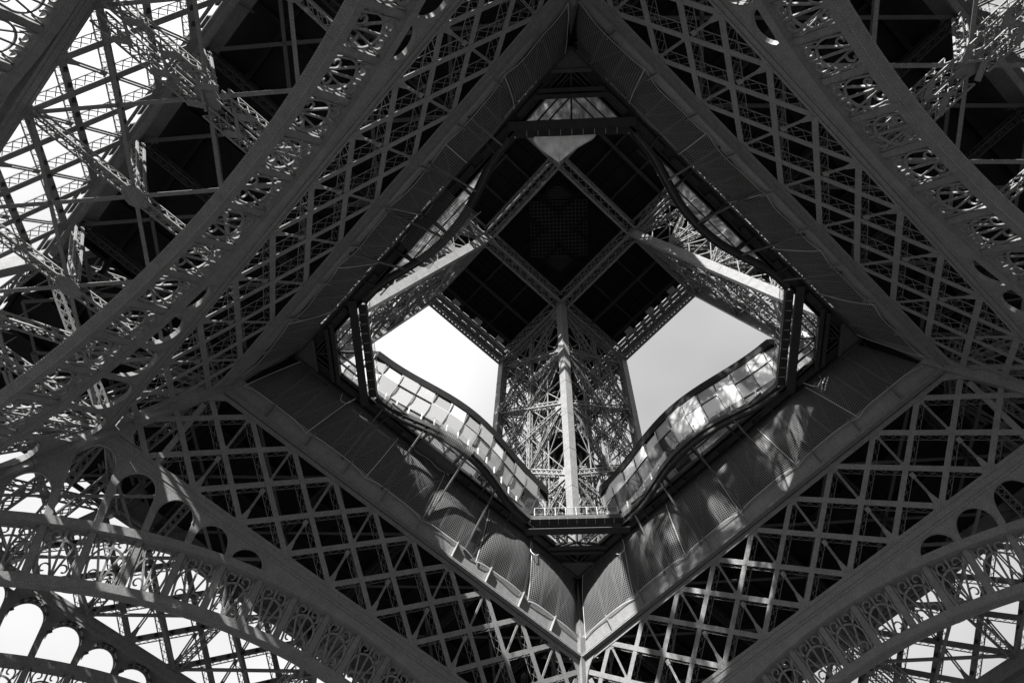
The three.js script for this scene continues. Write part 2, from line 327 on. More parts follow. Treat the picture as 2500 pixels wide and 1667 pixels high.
  // radial plates and scroll panels
  for (let k = -12; k <= 12; k++) {
    const a = k * DA; if (Math.abs(a) > AMAX) continue; const rT = Math.min(RU, legLimit(a)); if (rT < RF + 1.5) continue;
    const m = new MB(), t = (x, r, d) => AP(a + x / r, r, d), e = SD(0, 0, 0.06).sub(SD(0, 0, 0));
    m.prism([t(-0.28, RF, 0.1), t(0.28, RF, 0.1), t(0.3, RF + 1.9, 0.1), t(0.2, rT, 0.1), t(-0.2, rT, 0.1), t(-0.3, RF + 1.9, 0.1)], e);
    for (const x of [-0.27, 0.27]) m.bar(t(x, RF, 0.26), t(x * 0.9, rT, 0.26), 0.05, 0.34, NIN);
    m.build('radial_plate', M.iron, g);
  }
  for (const a of angs) { if (Math.abs(a) > 0.62) continue; if (legLimit(Math.abs(a)) < RU - 0.8) continue; const key = a.toFixed(4); if (!CELL.has(key)) { const t = new THREE.Mesh(ROS); CELL.set(key, onArch(t, a).geometry); } put('scroll_panel', CELL.get(key), M.iron, g); }
  // rivets along the soffit
  if (!outer) {
    const rg = new THREE.SphereGeometry(0.04, 5, 3), N = 420, im = new THREE.InstancedMesh(rg, M.pale, N * 2), mt = new THREE.Matrix4(); let c = 0;
    for (let i = 0; i < N; i++) for (const d of [0.06, 0.7]) { const q = AP(-AMAX + 2 * AMAX * (i + 0.5) / N, RS - 0.005, d); im.setMatrixAt(c++, mt.makeTranslation(q.x, q.y, q.z)); }
    im.name = 'rivet_row'; im.userData.kind = 'stuff'; g.add(im);
  }
  return g;
}
{
  const gi = girder(false), go = girder(true), ai = arch(false), ao = arch(true);
  const outerZ = (o) => { for (const c of o.children) c.position.z -= OFF; };
  outerZ(go); outerZ(ao);
  for (let i = 1; i < 4; i++) for (const o of [gi, ai, go, ao]) { const c = o.clone(); tower.add(turnSide(c, i)); if (o === go && i !== 2) { const t = grp('tmp', tower); tower.remove(t); addLamps(t); for (const l of [...t.children]) { l.position.z -= OFF; c.add(l); } } }
  const t = new THREE.Group(); addLamps(t); for (const l of [...t.children]) { l.position.z -= OFF; go.add(l); }
}

// ---------------------------------------------------------------- legs below the first floor
const UPV = new THREE.Vector3(0, 1, 0);
function lowerLeg() {
  const g = grp('lower_leg', tower), c = (h) => wIn(h);
  const col = (a, b, h) => V(c(h) + a, c(h) + b, h);
  for (const [a, b] of [[0, 0], [0, OFF], [OFF, 0], [OFF, OFF]]) { const m = new MB(); m.bar(col(a, b, -EYE), col(a, b, 66), 1.05, 1.05, new THREE.Vector3(1, 0, 0)); for (let h = 4; h < 64; h += 6) m.bar(col(a, b, h), col(a, b, h + 0.2), 1.2, 1.2, new THREE.Vector3(1, 0, 0)); m.build('corner_column', M.iron, g); }
  // corner plates where the girders meet the inner column, with hollowed edges
  for (const dirn of [0, 1]) {
    const at = (x, h, d) => dirn ? V(c(h) + d, c(h) - x, h) : V(c(h) - x, c(h) + d, h), e = at(0, 60, -0.09).sub(at(0, 60, 0));
    for (const [hc, sg] of [[64.0, -1], [56.75, 1]]) { const pts = [at(-0.4, hc, -0.06)]; pts.push(at(2.6, hc, -0.06)); for (let i = 1; i <= 8; i++) { const a = i / 8 * Math.PI / 2; pts.push(at(2.6 - 1.95 * Math.sin(a), hc + sg * 2.0 * (1 - Math.cos(a)), -0.06)); } pts.push(at(-0.4, hc + sg * 2.0, -0.06)); new MB().prism(pts, e).build('corner_plate', M.iron, g); }
    // pair of flat ties beside the column
    new MB().bar(at(4.4, 56.8, 0.12), at(0.9, 62.6, 0.12), 0.5, 0.1, UPV).build('corner_tie', M.iron, g);
  }
  const lev = [64.4, HB, 45, 33, 20, 6];
  for (let i = 0; i + 1 < lev.length; i++) {
    const h0 = lev[i], h1 = lev[i + 1];
    for (const [p, q] of [[[0, 0], [0, OFF]], [[0, 0], [OFF, 0]], [[OFF, OFF], [0, OFF]], [[OFF, OFF], [OFF, 0]]]) {
      const A = col(...p, h0), B = col(...q, h0), Cc = col(...p, h1), D = col(...q, h1);
      new MB().laced(A, D, 0.7, 0.7, UPV, { ch: 0.16, lb: 0.09, pitch: 0.95 }).build('cross_brace', M.iron, g);
      new MB().laced(B, Cc, 0.7, 0.7, UPV, { ch: 0.16, lb: 0.09, pitch: 0.95 }).build('cross_brace', M.iron, g);
      new MB().laced(Cc, D, 0.7, 0.8, UPV, { ch: 0.16, lb: 0.09, pitch: 0.95 }).build('strut', M.iron, g);
    }
    if (i < 3) { new MB().laced(col(0, 0, h1), col(OFF, OFF, h1), 0.6, 0.6, UPV, { ch: 0.14 }).build('strut', M.iron, g); new MB().laced(col(OFF, 0, h1), col(0, OFF, h1), 0.6, 0.6, UPV, { ch: 0.14 }).build('strut', M.iron, g); new MB().laced(col(0, 0, h0), col(OFF, OFF, h1), 0.6, 0.6, UPV, { ch: 0.14 }).build('cross_brace', M.iron, g); new MB().laced(col(OFF, OFF, h0), col(0, 0, h1), 0.6, 0.6, UPV, { ch: 0.14 }).build('cross_brace', M.iron, g); }
  }
  // inclined lift track inside the leg
  for (const o of [6, 11.5]) new MB().laced(V(c(0) + o, c(0) + o, 0), V(c(66) + o, c(66) + o, 66), 1.2, 1.2, UPV, { ch: 0.2, lb: 0.1, pitch: 1.3 }).build('lift_track', M.iron, g);
  return g;
}
{ const l = lowerLeg(); for (let i = 1; i < 4; i++) tower.add(turnSide(l.clone(), i)); }

// ---------------------------------------------------------------- bracing between the inner and outer faces
function bracing() {
  const g = grp('floor_bracing', tower), B = 9.3;
  const at = (s, w, h) => V(s, w, h), wi = wIn(HB), wo = wi + OFF, wm = (wi + wo) / 2, ht = 64.6, ti = wIn(ht), to = ti + OFF, tm = (ti + to) / 2;
  for (let k = -3; k <= 3; k++) {
    const s = k * B; if (Math.abs(s) > wi) continue;
    const big = k === 0;
    for (const e of big ? [-0.75, 0.75] : [0]) for (const [wa, wb] of [[wi + 0.4, wm - 0.5], [wm + 0.5, wo - 0.4]]) new MB().laced(at(s + e, wa, HB), at(s + e, wb, HB), big ? 0.75 : 0.62, big ? 1.3 : 0.8, UPV, { ch: 0.13, lb: 0.07, pitch: 0.8 }).build('strut', M.iron, g);
    if (big) for (let w = wi + 3; w < wo; w += 3) { const gp = new MB(); gp.bar(at(-1.1, w - 0.4, HB - 0.66), at(-0.4, w + 0.7, HB - 0.66), 0.45, 0.06, UPV); gp.bar(at(0.4, w - 0.4, HB - 0.66), at(1.1, w + 0.7, HB - 0.66), 0.45, 0.06, UPV); gp.bar(at(-0.75, w + 1.2, HB - 0.6), at(0.75, w - 0.6, HB - 0.6), 0.2, 0.12, UPV); gp.build('batten_plate', M.iron, g); }
    new MB().laced(at(s, ti + 0.3, ht), at(s, to - 0.3, ht), 0.55, 0.6, UPV, { ch: 0.11, lb: 0.07, pitch: 0.8 }).build('strut', M.steel, g);
    // V braces of the cross frame
    new MB().laced(at(s, wm, HB + 0.3), at(s, to - 0.5, ht - 0.6), 0.55, 0.7, new THREE.Vector3(1, 0, 0), { ch: 0.18, lb: 0.09, pitch: 0.8 }).build('knee_brace', M.iron, g);
    const q = (a, b) => at(s + a, wm + b, HB - 0.42);
    new MB().prism([q(0, -1.15), q(0.55, -0.7), q(0.75, 0), q(0.55, 0.7), q(0, 1.15), q(-0.55, 0.7), q(-0.75, 0), q(-0.55, -0.7)], new THREE.Vector3(0, 0.08, 0)).build('node_plate', M.iron, g);
  }
  // flat crossed ties in the lower and upper plane
  for (let k = -4; k <= 3; k++) for (const sg of [-1, 1]) {
    const s0 = k * B, s1 = (k + 1) * B;
    for (const [w0, w1] of [[wi + 0.3, wm], [wm, wo - 0.3]]) {
      const ia = sg > 0 ? s0 : s1, ib = sg > 0 ? s1 : s0; if (Math.abs(ia) > wi + 1 && Math.abs(ib) > wi + 1) continue;
      // ties cross at the mid nodes: each runs node to node
      const m = new MB(); m.bar(at(ia, w0, HB - 0.25), at(ib, w1, HB - 0.25), 0.3, 0.06, UPV); m.bar(at(ia, w0, HB - 0.12), at(ib, w1, HB - 0.12), 0.06, 0.26, UPV); 
      if ((k + (w0 > wi + 5 ? 1 : 0) + 8) % 2 === (sg > 0 ? 0 : 1) || true) m.build('tie_bar', M.iron, g);
      new MB().bar(at(ia, ti + (w0 - wi) * (to - ti) / (wo - wi), ht - 0.2), at(ib, ti + (w1 - wi) * (to - ti) / (wo - wi), ht - 0.2), 0.3, 0.07, UPV).build('tie_bar', M.ironDark, g);
    }
  }
  // longitudinal strut along the mid nodes
  return g;
}
{ const b = bracing(); for (let i = 1; i < 4; i++) tower.add(turnSide(b.clone(), i)); }

// ---------------------------------------------------------------- first floor: slab, joists, inner edge, glass
function floorSide() {
  const g = grp('first_floor', tower), w0 = 23.1, w1 = 41.6, e = (d) => new THREE.Vector3(0, d, 0);
  // panels of the soffit between the joists
  const panel = (a, b, h) => [V(a[0], a[1], h), V(b[0], a[1], h), V(b[0], b[1], h), V(a[0], b[1], h)];
  const NP = 16, st = 2 * w1 / NP;
  for (let i = 0; i < NP; i++) for (let j = 0; j < 4; j++) {
    const s0 = -w1 + i * st + 0.04, s1 = s0 + st - 0.08, a = w0 + (w1 - w0) * j / 4 + 0.04, b = w0 + (w1 - w0) * (j + 1) / 4 - 0.04; if (s1 > w1 - OFF - 0 + 17.8 - 18.5 + 0.7 && false) continue;
    if (Math.abs((s0 + s1) / 2) > w1) continue; if ((s0 + s1) / 2 > 23.1) continue;    // the corner belongs to one side only
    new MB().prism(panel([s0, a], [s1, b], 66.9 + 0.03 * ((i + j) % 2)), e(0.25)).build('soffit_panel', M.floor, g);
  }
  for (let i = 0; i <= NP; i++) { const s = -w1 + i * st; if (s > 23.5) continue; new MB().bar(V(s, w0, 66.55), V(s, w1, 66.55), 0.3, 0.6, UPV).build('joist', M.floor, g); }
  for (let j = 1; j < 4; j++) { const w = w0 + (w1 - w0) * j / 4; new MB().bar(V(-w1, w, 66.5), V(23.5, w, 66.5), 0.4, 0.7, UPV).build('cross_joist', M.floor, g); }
  // outer fascia with slots
  const f = new MB(); f.bar(V(-w1, w1, 66.6), V(w1, w1, 66.6), 0.12, 0.7, UPV); f.bar(V(-w1, w1 + 0.3, 65.3), V(w1, w1 + 0.3, 65.3), 0.12, 0.6, UPV);
  for (let s = -w1; s < w1; s += 2.2) f.bar(V(s, w1 + 0.15, 66), V(s + 1.2, w1 + 0.15, 66), 0.1, 0.9, UPV); f.build('fascia', M.ironDark, g);
  // walking deck, inner rising wall behind the nets, edge beam
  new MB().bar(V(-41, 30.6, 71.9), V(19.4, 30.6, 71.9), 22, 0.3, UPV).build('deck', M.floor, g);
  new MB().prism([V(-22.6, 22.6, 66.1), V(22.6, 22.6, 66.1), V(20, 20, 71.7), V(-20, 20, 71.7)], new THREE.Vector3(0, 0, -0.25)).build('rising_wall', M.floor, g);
  for (let k = -8; k <= 8; k++) { const s = k * 2.39, c = new MB(); c.bar(V(s * 0.97, 22.3, 65.9), V(s * 0.9, 19.6, 71.0), 0.22, 0.3, UPV); c.bar(V(s * 0.97, 22.3, 66.0), V((s + 2.3) * 0.9, 19.7, 71.0), 0.14, 0.14, UPV); c.build('bracket', M.steel, g); }
  const eb = new MB(); eb.bar(V(-19.5, 18.75, 71.7), V(19.5, 18.75, 71.7), 1.3, 0.12, UPV); eb.bar(V(-19.3, 19.35, 71.2), V(19.3, 19.35, 71.2), 0.3, 0.3, UPV); eb.bar(V(-18.4, 18.2, 71.75), V(18.4, 18.2, 71.75), 0.22, 0.9, UPV); eb.bar(V(-18.4, 18.2, 71.35), V(18.4, 18.2, 71.35), 0.5, 0.1, UPV);
  eb.build('edge_beam', M.steel, g);
  for (let k = -3; k <= 3; k++) new MB().bar(V(k * 4.6 - 1.7, 18.75, 71.45), V(k * 4.6 + 1.7, 18.75, 71.45), 0.5, 0.32, UPV).build('cable_tray', M.steel, g);
  // curved tubes that carry the glass edge
  const wt = tubeW, tb = (dw, dh, rad) => { const pts = []; for (let i = 0; i <= 36; i++) { const s = -9.6 + 19.2 * i / 36; pts.push(V(s, wt(s) + dw, 71.85 + dh)); } pts.unshift(V(-10.3, 18.1 + dw * 0.3, 71.85 + dh)); pts.push(V(10.3, 18.1 + dw * 0.3, 71.85 + dh)); return new THREE.TubeGeometry(new THREE.CatmullRomCurve3(pts), 90, rad, 8); };
  put('rim_tube', tb(0.35, -0.35, 0.29), M.steel, g);
  const rim = new MB(); for (let i = 0; i < 40; i++) { const s0 = -10.6 + 21.2 * i / 40, s1 = s0 + 21.2 / 40; rim.bar(V(s0, wt(s0) - 0.15, 72.0), V(s1, wt(s1) - 0.15, 72.0), 0.1, 0.75, UPV); rim.bar(V(s0, wt(s0) + 0.05, 71.66), V(s1, wt(s1) + 0.05, 71.66), 0.45, 0.06, UPV); }
  rim.build('rim_channel', M.steel, g);
  for (let i = 0; i <= 16; i++) { const s = -9.8 + 19.6 * i / 16; new MB().bar(V(s, wt(s) - 0.12, 71.7), V(s, wt(s) + 0.42, 71.5), 0.06, 0.4, UPV).build('rim_bracket', M.steel, g); }
  // glass floor strip between tube and beam
  for (let i = 0; i < 8; i++) { const s0 = -8.4 + 16.8 * i / 8 + 0.06, s1 = s0 + 16.8 / 8 - 0.12; new MB().prism([V(s0, wt(s0) + 0.25, 72.02), V(s1, wt(s1) + 0.25, 72.02), V(s1, 18.0, 72.02), V(s0, 18.0, 72.02)], e(0.06)).build('glass_pane', null, g); }
  new MB().bar(V(-9, 17.15, 71.9), V(9, 17.15, 71.9), 0.12, 0.2, UPV).build('mullion', M.steel, g);
  for (const s of [-9.4, -4.8, 0.4, 5.2]) { const m = new MB(); m.bar(V(s, wt(s) + 0.3, 71.4), V(s * 1.06, 21.95, 65.75), 0.16, 0.2, UPV); m.build('stay_rod', M.ironDark, g); }
  for (const s of [-8.4, -4.2, 0, 4.2, 8.4]) { const m = new MB(); m.bar(V(s, wt(s) + 0.2, 71.75), V(s, 18.1, 71.75), 0.18, 0.45, UPV); m.bar(V(s, wt(s) + 0.3, 71.4), V(s * 1.03, 19.3, 71.0), 0.16, 0.16, UPV); m.build('cross_beam', M.steel, g); }
  return g;
}
function tubeW(s) { const x = Math.min(1, Math.abs(s) / 9.6); return 16.0 + 1.75 * (0.5 - 0.5 * Math.cos(Math.PI * Math.pow(x, 1.15))); }
function cornerFloor() { // the corner (+u, +v): two beams across, glass and mullions between
  const g = grp('corner_floor', tower), e = (d) => new THREE.Vector3(0, d, 0);
  const P = (a, b, h) => V((a + b) / 2, (a - b) / 2, h); // a = u+v, b = u-v
  const A = 29.9, Bq = 33.1, W = 18.05;
  const be = new MB(); be.bar(P(A, -(2 * 18.6 - A), 71.5), P(A, 2 * 18.6 - A, 71.5), 0.5, 0.9, UPV); be.bar(P(A - 0.1, -(2 * 18.9 - A), 71.0), P(A - 0.1, 2 * 18.9 - A, 71.0), 0.8, 0.1, UPV); be.build('corner_beam', M.steel, g);
  const be2 = new MB(); be2.bar(P(Bq, -4.6, 71.5), P(Bq, 4.6, 71.5), 0.4, 0.8, UPV); be2.bar(P(Bq + 0.75, -4.0, 71.2), P(Bq + 0.75, 4.0, 71.2), 0.35, 0.5, UPV); be2.build('corner_beam', M.steel, g);
  // rim of the void across the corner
  const rm = new MB(); rm.bar(P(28.3, -6.6, 72.0), P(28.3, 6.6, 72.0), 0.1, 0.7, UPV); rm.bar(P(28.75, -7.0, 71.7), P(28.75, 7.0, 71.7), 0.75, 0.06, UPV); rm.build('rim_channel', M.steel, g);
  for (let i = -4; i <= 4; i++) new MB().bar(P(28.3, i * 1.4, 71.95), P(29.2, i * 1.4, 71.75), 0.05, 0.5, UPV).build('rim_bracket', M.pale, g);
  for (const sg of [-1, 1]) new MB().bar(P(28.3, sg * 6.6, 72.0), V(sg > 0 ? 17.75 : 10.3, sg > 0 ? 10.3 : 17.75, 72.0), 0.1, 0.75, UPV).build('rim_channel', M.steel, g);
  // mullions parallel to the sides, meeting on the diagonal
  new MB().bar(P(A, 0, 71.85), P(Bq, 0, 71.85), 0.16, 0.3, UPV).build('mullion', M.steel, g);
  const lim = (v) => [A - v, Bq - v];
  for (const v of [14.95, 16.5, 17.2, 18.05]) for (const sw of [0, 1]) {
    let [u0, u1] = lim(v); u1 = Math.min(u1, v); u0 = Math.min(u0, u1); if (u1 - u0 < 0.2) continue;
    const q = (u) => sw ? V(v, u, 71.86) : V(u, v, 71.86); new MB().bar(q(u0), q(u1), 0.13, 0.25, UPV).build('mullion', M.steel, g);
  }
  for (const sw of [0, 1]) for (const [v0, v1] of [[15.05, 16.45], [16.55, 17.15], [17.25, 18.0]]) {
    const q = (u, v) => sw ? V(v, u, 72.02) : V(u, v, 72.02);
    const u0a = A - v0, u0b = A - v1, u1a = Math.min(Bq - v0, v0), u1b = Math.min(Bq - v1, v1);
    new MB().prism([q(u0a, v0), q(u1a, v0), q(u1b, v1), q(u0b, v1)], e(0.06)).build('glass_pane', null, g);
  }
  // dark soffit of the corner with chevron ribs
  new MB().prism([P(Bq, -4.6, 72.1), P(Bq, 4.6, 72.1), V(19.6, 15.5, 72.1), V(21, 21, 72.1), V(15.5, 19.6, 72.1)], e(0.2)).build('soffit_panel', M.floor, g);
  for (const v of [17, 17.7, 18.4, 19.1]) for (const sw of [0, 1]) { const q = (u) => sw ? V(v, u, 71.9) : V(u, v, 71.9); new MB().bar(q(Math.max(33.3 - v, 12)), q(v), 0.16, 0.35, UPV).build('rib', M.steel, g); }
  new MB().bar(P(Bq, 0, 71.85), P(38.6, 0, 71.85), 0.22, 0.5, UPV).build('rib', M.steel, g);
  const bp = new MB(); bp.prism([P(36.2, -2.2, 71.2), P(36.2, 2.2, 71.2), P(37.6, 1.4, 71.2), P(38.6, 0, 71.2), P(37.6, -1.4, 71.2)], e(0.25)); bp.bar(P(36.0, -2.4, 71.2), P(36.0, 2.4, 71.2), 0.3, 0.3, UPV); bp.build('bearing_plate', M.ironDark, g);
  return g;
}
{
  const pick = (side, corner) => (side ? [1, 2].includes(side.i) : corner.i === 2) ? M.dusty : M.glass;
  const f = floorSide(), c = cornerFloor(); const fl = [f], cl = [c];
  for (let i = 1; i < 4; i++) { const a = turnSide(f.clone(), i), b = turnSide(c.clone(), i); tower.add(a, b); fl.push(a); cl.push(b); }
  fl.forEach((o, i) => o.children.forEach((m) => { if (m.name === 'glass_pane') m.material = pick({ i }, null); }));
  cl.forEach((o, i) => o.children.forEach((m) => { if (m.name === 'glass_pane') m.material = pick(null, { i }); }));
}

// ---------------------------------------------------------------- legs between first and second floor
function upperLeg() {
  const g = grp('upper_leg', tower);
  const T = (h) => (h - H1) / (H2 - H1), c = (h) => C1 + (I2 - C1) * T(h), o = (h) => C1 + OFF + (O2 - C1 - OFF) * T(h);
  const col = (a, b, h) => V(a ? o(h) : c(h), b ? o(h) : c(h), h);
  const lev = [64.4, 74.8, 85.5, 96, 104.8, 112.6], X = new THREE.Vector3(1, 0, 0);
  for (const [a, b] of [[0, 0], [0, 1], [1, 0], [1, 1]]) {
    const m = new MB(); m.bar(col(a, b, 64.4), col(a, b, 114), 1.12, 1.12, X);
    for (let h = 68; h < 112; h += 5.2) m.bar(col(a, b, h), col(a, b, h + 0.12), 1.17, 1.17, X);
    m.build('corner_column', M.iron, g);
  }
  const faces = [[[0, 0], [0, 1], 0], [[0, 0], [1, 0], 1], [[1, 1], [0, 1], 1], [[1, 1], [1, 0], 0]];
  for (let i = 0; i + 1 < lev.length; i++) for (const [p, q] of faces) {
    const h0 = lev[i], h1 = lev[i + 1], A = col(...p, h0), B = col(...q, h0), Cc = col(...p, h1), D = col(...q, h1), O = { ch: 0.13, lb: 0.08, pitch: 1.0 };
    new MB().laced(A, D, 0.55, 0.75, UPV, O).build('cross_brace', M.iron, g); new MB().laced(B, Cc, 0.55, 0.75, UPV, O).build('cross_brace', M.iron, g);
    new MB().laced(Cc, D, 0.6, 0.95, UPV, O).build('strut', M.iron, g);
    const mid = (k) => A.clone().lerp(B, 0.5).lerp(Cc.clone().lerp(D, 0.5), k);
    new MB().laced(mid(0), mid(1), 0.45, 0.45, X, { ch: 0.1, lb: 0.06, pitch: 0.9 }).build('post', M.iron, g);
    new MB().bar(A.clone().lerp(Cc, 0.5), D.clone().lerp(B, 0.5), 0.18, 0.12, UPV).build('rail', M.iron, g);
    { // finer crossed bars inside each panel
      const F = (x, y) => A.clone().lerp(B, x).lerp(Cc.clone().lerp(D, x), y), fine = new MB();
      for (let a = 0; a < 4; a++) for (let b = 0; b < 2; b++) { const x0 = a / 4, x1 = (a + 1) / 4, y0 = b / 2, y1 = (b + 1) / 2; fine.bar(F(x0, y0), F(x1, y1), 0.1, 0.1, X, false); fine.bar(F(x1, y0), F(x0, y1), 0.1, 0.1, X, false); }
      for (const x of [0.25, 0.75]) fine.bar(F(x, 0), F(x, 1), 0.12, 0.12, X, false);
      fine.build('secondary_bracing', M.iron, g);
    }
    // splayed gusset plates at the column joints
    for (const [P0, Q0] of [[Cc, D], [D, Cc]]) {
      const t = Q0.clone().sub(P0).normalize(), up = (P0 === Cc ? A.clone().sub(Cc) : B.clone().sub(D)).normalize(), n = new THREE.Vector3().crossVectors(t, up).normalize().multiplyScalar(0.07), k = (a2, b2) => P0.clone().addScaledVector(t, a2).addScaledVector(up, b2).addScaledVector(n, 0.5 * 7);
      new MB().prism([k(0.4, 2.2), k(0.75, 1.8), k(1.5, 0.75), k(1.9, 0.5), k(1.9, -0.5), k(1.5, -0.75), k(0.75, -1.8), k(0.4, -2.2)], n).build('gusset', M.iron, g);
    }
  }
  // inside: plan bracing, lift tracks, stair flights, machine landings
  for (let i = 1; i + 1 < lev.length; i++) { const h = lev[i]; for (const [p, q] of [[[0, 0], [1, 1]], [[0, 1], [1, 0]]]) new MB().laced(col(...p, h), col(...q, h), 0.5, 0.5, UPV, { ch: 0.11, lb: 0.07 }).build('plan_brace', M.iron, g); }
  const cen = (h) => { const k = (c(h) + o(h)) / 2; return [k, k]; };
  for (const e of [-2.2, 2.2]) for (const f of [-1, 1]) { const P = (h) => { const [x, y] = cen(h); return V(x + e + f * 0.9, y - e + f * 0.9, h); }; new MB().laced(P(64.4), P(114), 0.5, 0.7, X, { ch: 0.16, lb: 0.08, pitch: 1.2 }).build('lift_track', M.iron, g); }
  for (const e of [-1, 1]) { const P = (h) => { const [x, y] = cen(h); return V(x + e * 1.3, y - e * 1.3, h); }; new MB().bar(P(66), P(114), 0.35, 0.35, X).build('lift_rail', M.ironDark, g); }
  let up = 1; for (let h = 68; h < 108; h += 3.1, up = -up) { const [x, y] = cen(h), [x2, y2] = cen(h + 3.1); const m = new MB(); for (const w of [-0.5, 0.5]) m.bar(V(x - 3.2 + w, y + up * 3.4 - 3, h), V(x2 - 3.2 + w, y2 - up * 3.4 - 3, h + 3.1), 0.08, 0.32, UPV); for (let i = 0; i < 12; i++) { const t = (i + 0.5) / 12; m.bar(V(x - 3.75 + (x2 - x) * t, y - 3 + (y2 - y) * t + up * 3.4 * (1 - 2 * t), h + 3.1 * t), V(x - 2.65 + (x2 - x) * t, y - 3 + (y2 - y) * t + up * 3.4 * (1 - 2 * t), h + 3.1 * t), 0.3, 0.05, UPV); } m.build('stair_flight', M.ironDark, g); }
  for (const h of [98.5, 105.5]) {
    const [x, y] = cen(h), m = new MB(), oct = (r, hh) => { const a = []; for (let i = 0; i < 8; i++) { const t = (i + 0.5) * Math.PI / 4; a.push(V(x + r * Math.cos(t), y + r * Math.sin(t), hh)); } return a; };
    m.prism(oct(3.4, h), new THREE.Vector3(0, 0.5, 0)); m.prism(oct(3.0, h + 0.9), new THREE.Vector3(0, 0.25, 0)); m.prism(oct(2.5, h + 1.8), new THREE.Vector3(0, 0.25, 0)); const q = oct(2.9, h); for (const k of q) m.bar(k, k.clone().add(new THREE.Vector3(0, 3, 0)), 0.18, 0.18, X); m.build('landing', M.floor, g);
  }
  return g;
}
{ const l = upperLeg(); for (let i = 1; i < 4; i++) tower.add(turnSide(l.clone(), i)); }

// ---------------------------------------------------------------- second floor
function secondFloorSide() {
  const g = grp('second_floor', tower), X = new THREE.Vector3(1, 0, 0);
  // deep lattice girders along the inner and outer faces
  const deep = (a, b, h0, h1, name, wd, den, bw = 0.26, cw = 0.3) => {
    const m = new MB(), y = a.y; const P = (t, h, d) => { const q = a.clone().lerp(b, t); q.y = h + EYE; q.z += d; return q; };
    for (const h of [h0, h1]) { for (const d of [-wd / 2, wd / 2]) m.bar(P(0, h, d), P(1, h, d), cw, cw, UPV); }
    const L = a.distanceTo(b), n = Math.round(L / den), dh = h1 - h0;
    for (const d of cw > 0.3 ? [0] : [-wd / 2, wd / 2]) for (let i = -1; i <= n; i++) for (const sg of [1, -1]) {
      let t0 = i / n, t1 = t0 + sg * dh / L, ha = h0, hb = h1; if (Math.min(t0, t1) < 0 || Math.max(t0, t1) > 1) continue;
      m.bar(P(t0, ha, d), P(t1, hb, d), bw, 0.06, new THREE.Vector3(0, 0, 1), false);
    }
    for (let i = 0; i < n; i++) { const t = i / n; m.bar(P(t, h0, -wd / 2), P((i + 1) / n, h0, wd / 2), 0.08, 0.04, UPV, false); m.bar(P(t, h0, wd / 2), P((i + 1) / n, h0, -wd / 2), 0.08, 0.04, UPV, false); }
    m.build(name, M.iron, g);
  };
  
  
  for (const [x0, x1] of [[-O2, -I2 - 0.4], [-I2 + 0.2, I2 - 0.2], [I2 + 0.4, O2]]) { deep(V(x0, O2, 0), V(x1, O2, 0), 113, 115.1, 'lattice_girder', 0.5, 1.3, 0.24, 0.31); deep(V(x0, O2 - 0.3, 0), V(x1, O2 - 0.3, 0), 115.5, 119.4, 'lattice_girder', 0.8, 1.9, 0.3, 0.42); }
  deep(V(-I2 + 0.2, I2, 0), V(I2 - 0.2, I2, 0), 113, 117.2, 'lattice_girder', 1.3, 1.5);
  deep(V(I2 + 0.6, I2, 0), V(O2, I2, 0), 113, 117.2, 'lattice_girder', 1.1, 1.5); deep(V(-O2, I2, 0), V(-I2 - 0.6, I2, 0), 113, 117.2, 'lattice_girder', 1.1, 1.5);
  // secondary inner frame and rods under the centre
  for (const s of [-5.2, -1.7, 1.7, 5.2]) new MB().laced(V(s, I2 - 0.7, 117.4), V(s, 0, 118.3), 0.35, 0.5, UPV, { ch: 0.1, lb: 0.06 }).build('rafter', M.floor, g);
  // soffit panels with ribs
  const e = new THREE.Vector3(0, 0.2, 0);
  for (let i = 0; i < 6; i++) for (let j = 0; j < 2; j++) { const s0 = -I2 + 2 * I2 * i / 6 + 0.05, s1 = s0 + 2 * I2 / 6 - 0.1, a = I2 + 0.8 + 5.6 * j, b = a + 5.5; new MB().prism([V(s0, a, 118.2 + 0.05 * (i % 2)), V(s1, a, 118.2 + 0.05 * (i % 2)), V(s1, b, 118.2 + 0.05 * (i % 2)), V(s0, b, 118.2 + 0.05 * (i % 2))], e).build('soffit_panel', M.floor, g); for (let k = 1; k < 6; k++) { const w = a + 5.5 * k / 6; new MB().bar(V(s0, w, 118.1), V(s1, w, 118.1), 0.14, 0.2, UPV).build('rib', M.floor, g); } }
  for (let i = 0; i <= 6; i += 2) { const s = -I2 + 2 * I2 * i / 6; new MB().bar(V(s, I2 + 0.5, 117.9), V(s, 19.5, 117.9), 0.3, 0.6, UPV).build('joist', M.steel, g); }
  new MB().bar(V(-9, 14.2, 117.5), V(9, 14.2, 117.5), 0.5, 0.9, UPV).build('cross_joist', M.steel, g);
  new MB().bar(V(-8, 18.4, 117.2), V(8, 18.4, 117.2), 0.35, 0.5, UPV).build('cross_joist', M.steel, g);
  for (const s of [-4.5, 0, 4.5]) new MB().bar(V(s, 18.8, 115.8), V(s + 1.2, 18.8, 115.8), 0.7, 0.5, UPV).build('lamp_housing', M.pale, g);
  new MB().bar(V(-8, 19.4, 116), V(8, 19.4, 116), 0.12, 0.12, UPV).bar(V(-8, 19.4, 115.2), V(8, 19.4, 115.2), 0.1, 0.1, UPV).build('maintenance_rail', M.pale, g);
  // plate under each post head
  new MB().prism([V(I2 - 0.9, I2 + 0.9, 112.9), V(I2 - 0.4, I2 + 1.3, 112.9), V(I2 + 1.3, I2 - 0.4, 112.9), V(I2 + 0.9, I2 - 0.9, 112.9)], new THREE.Vector3(0, 0.25, 0)).build('head_plate', M.iron, g);
  return g;
}
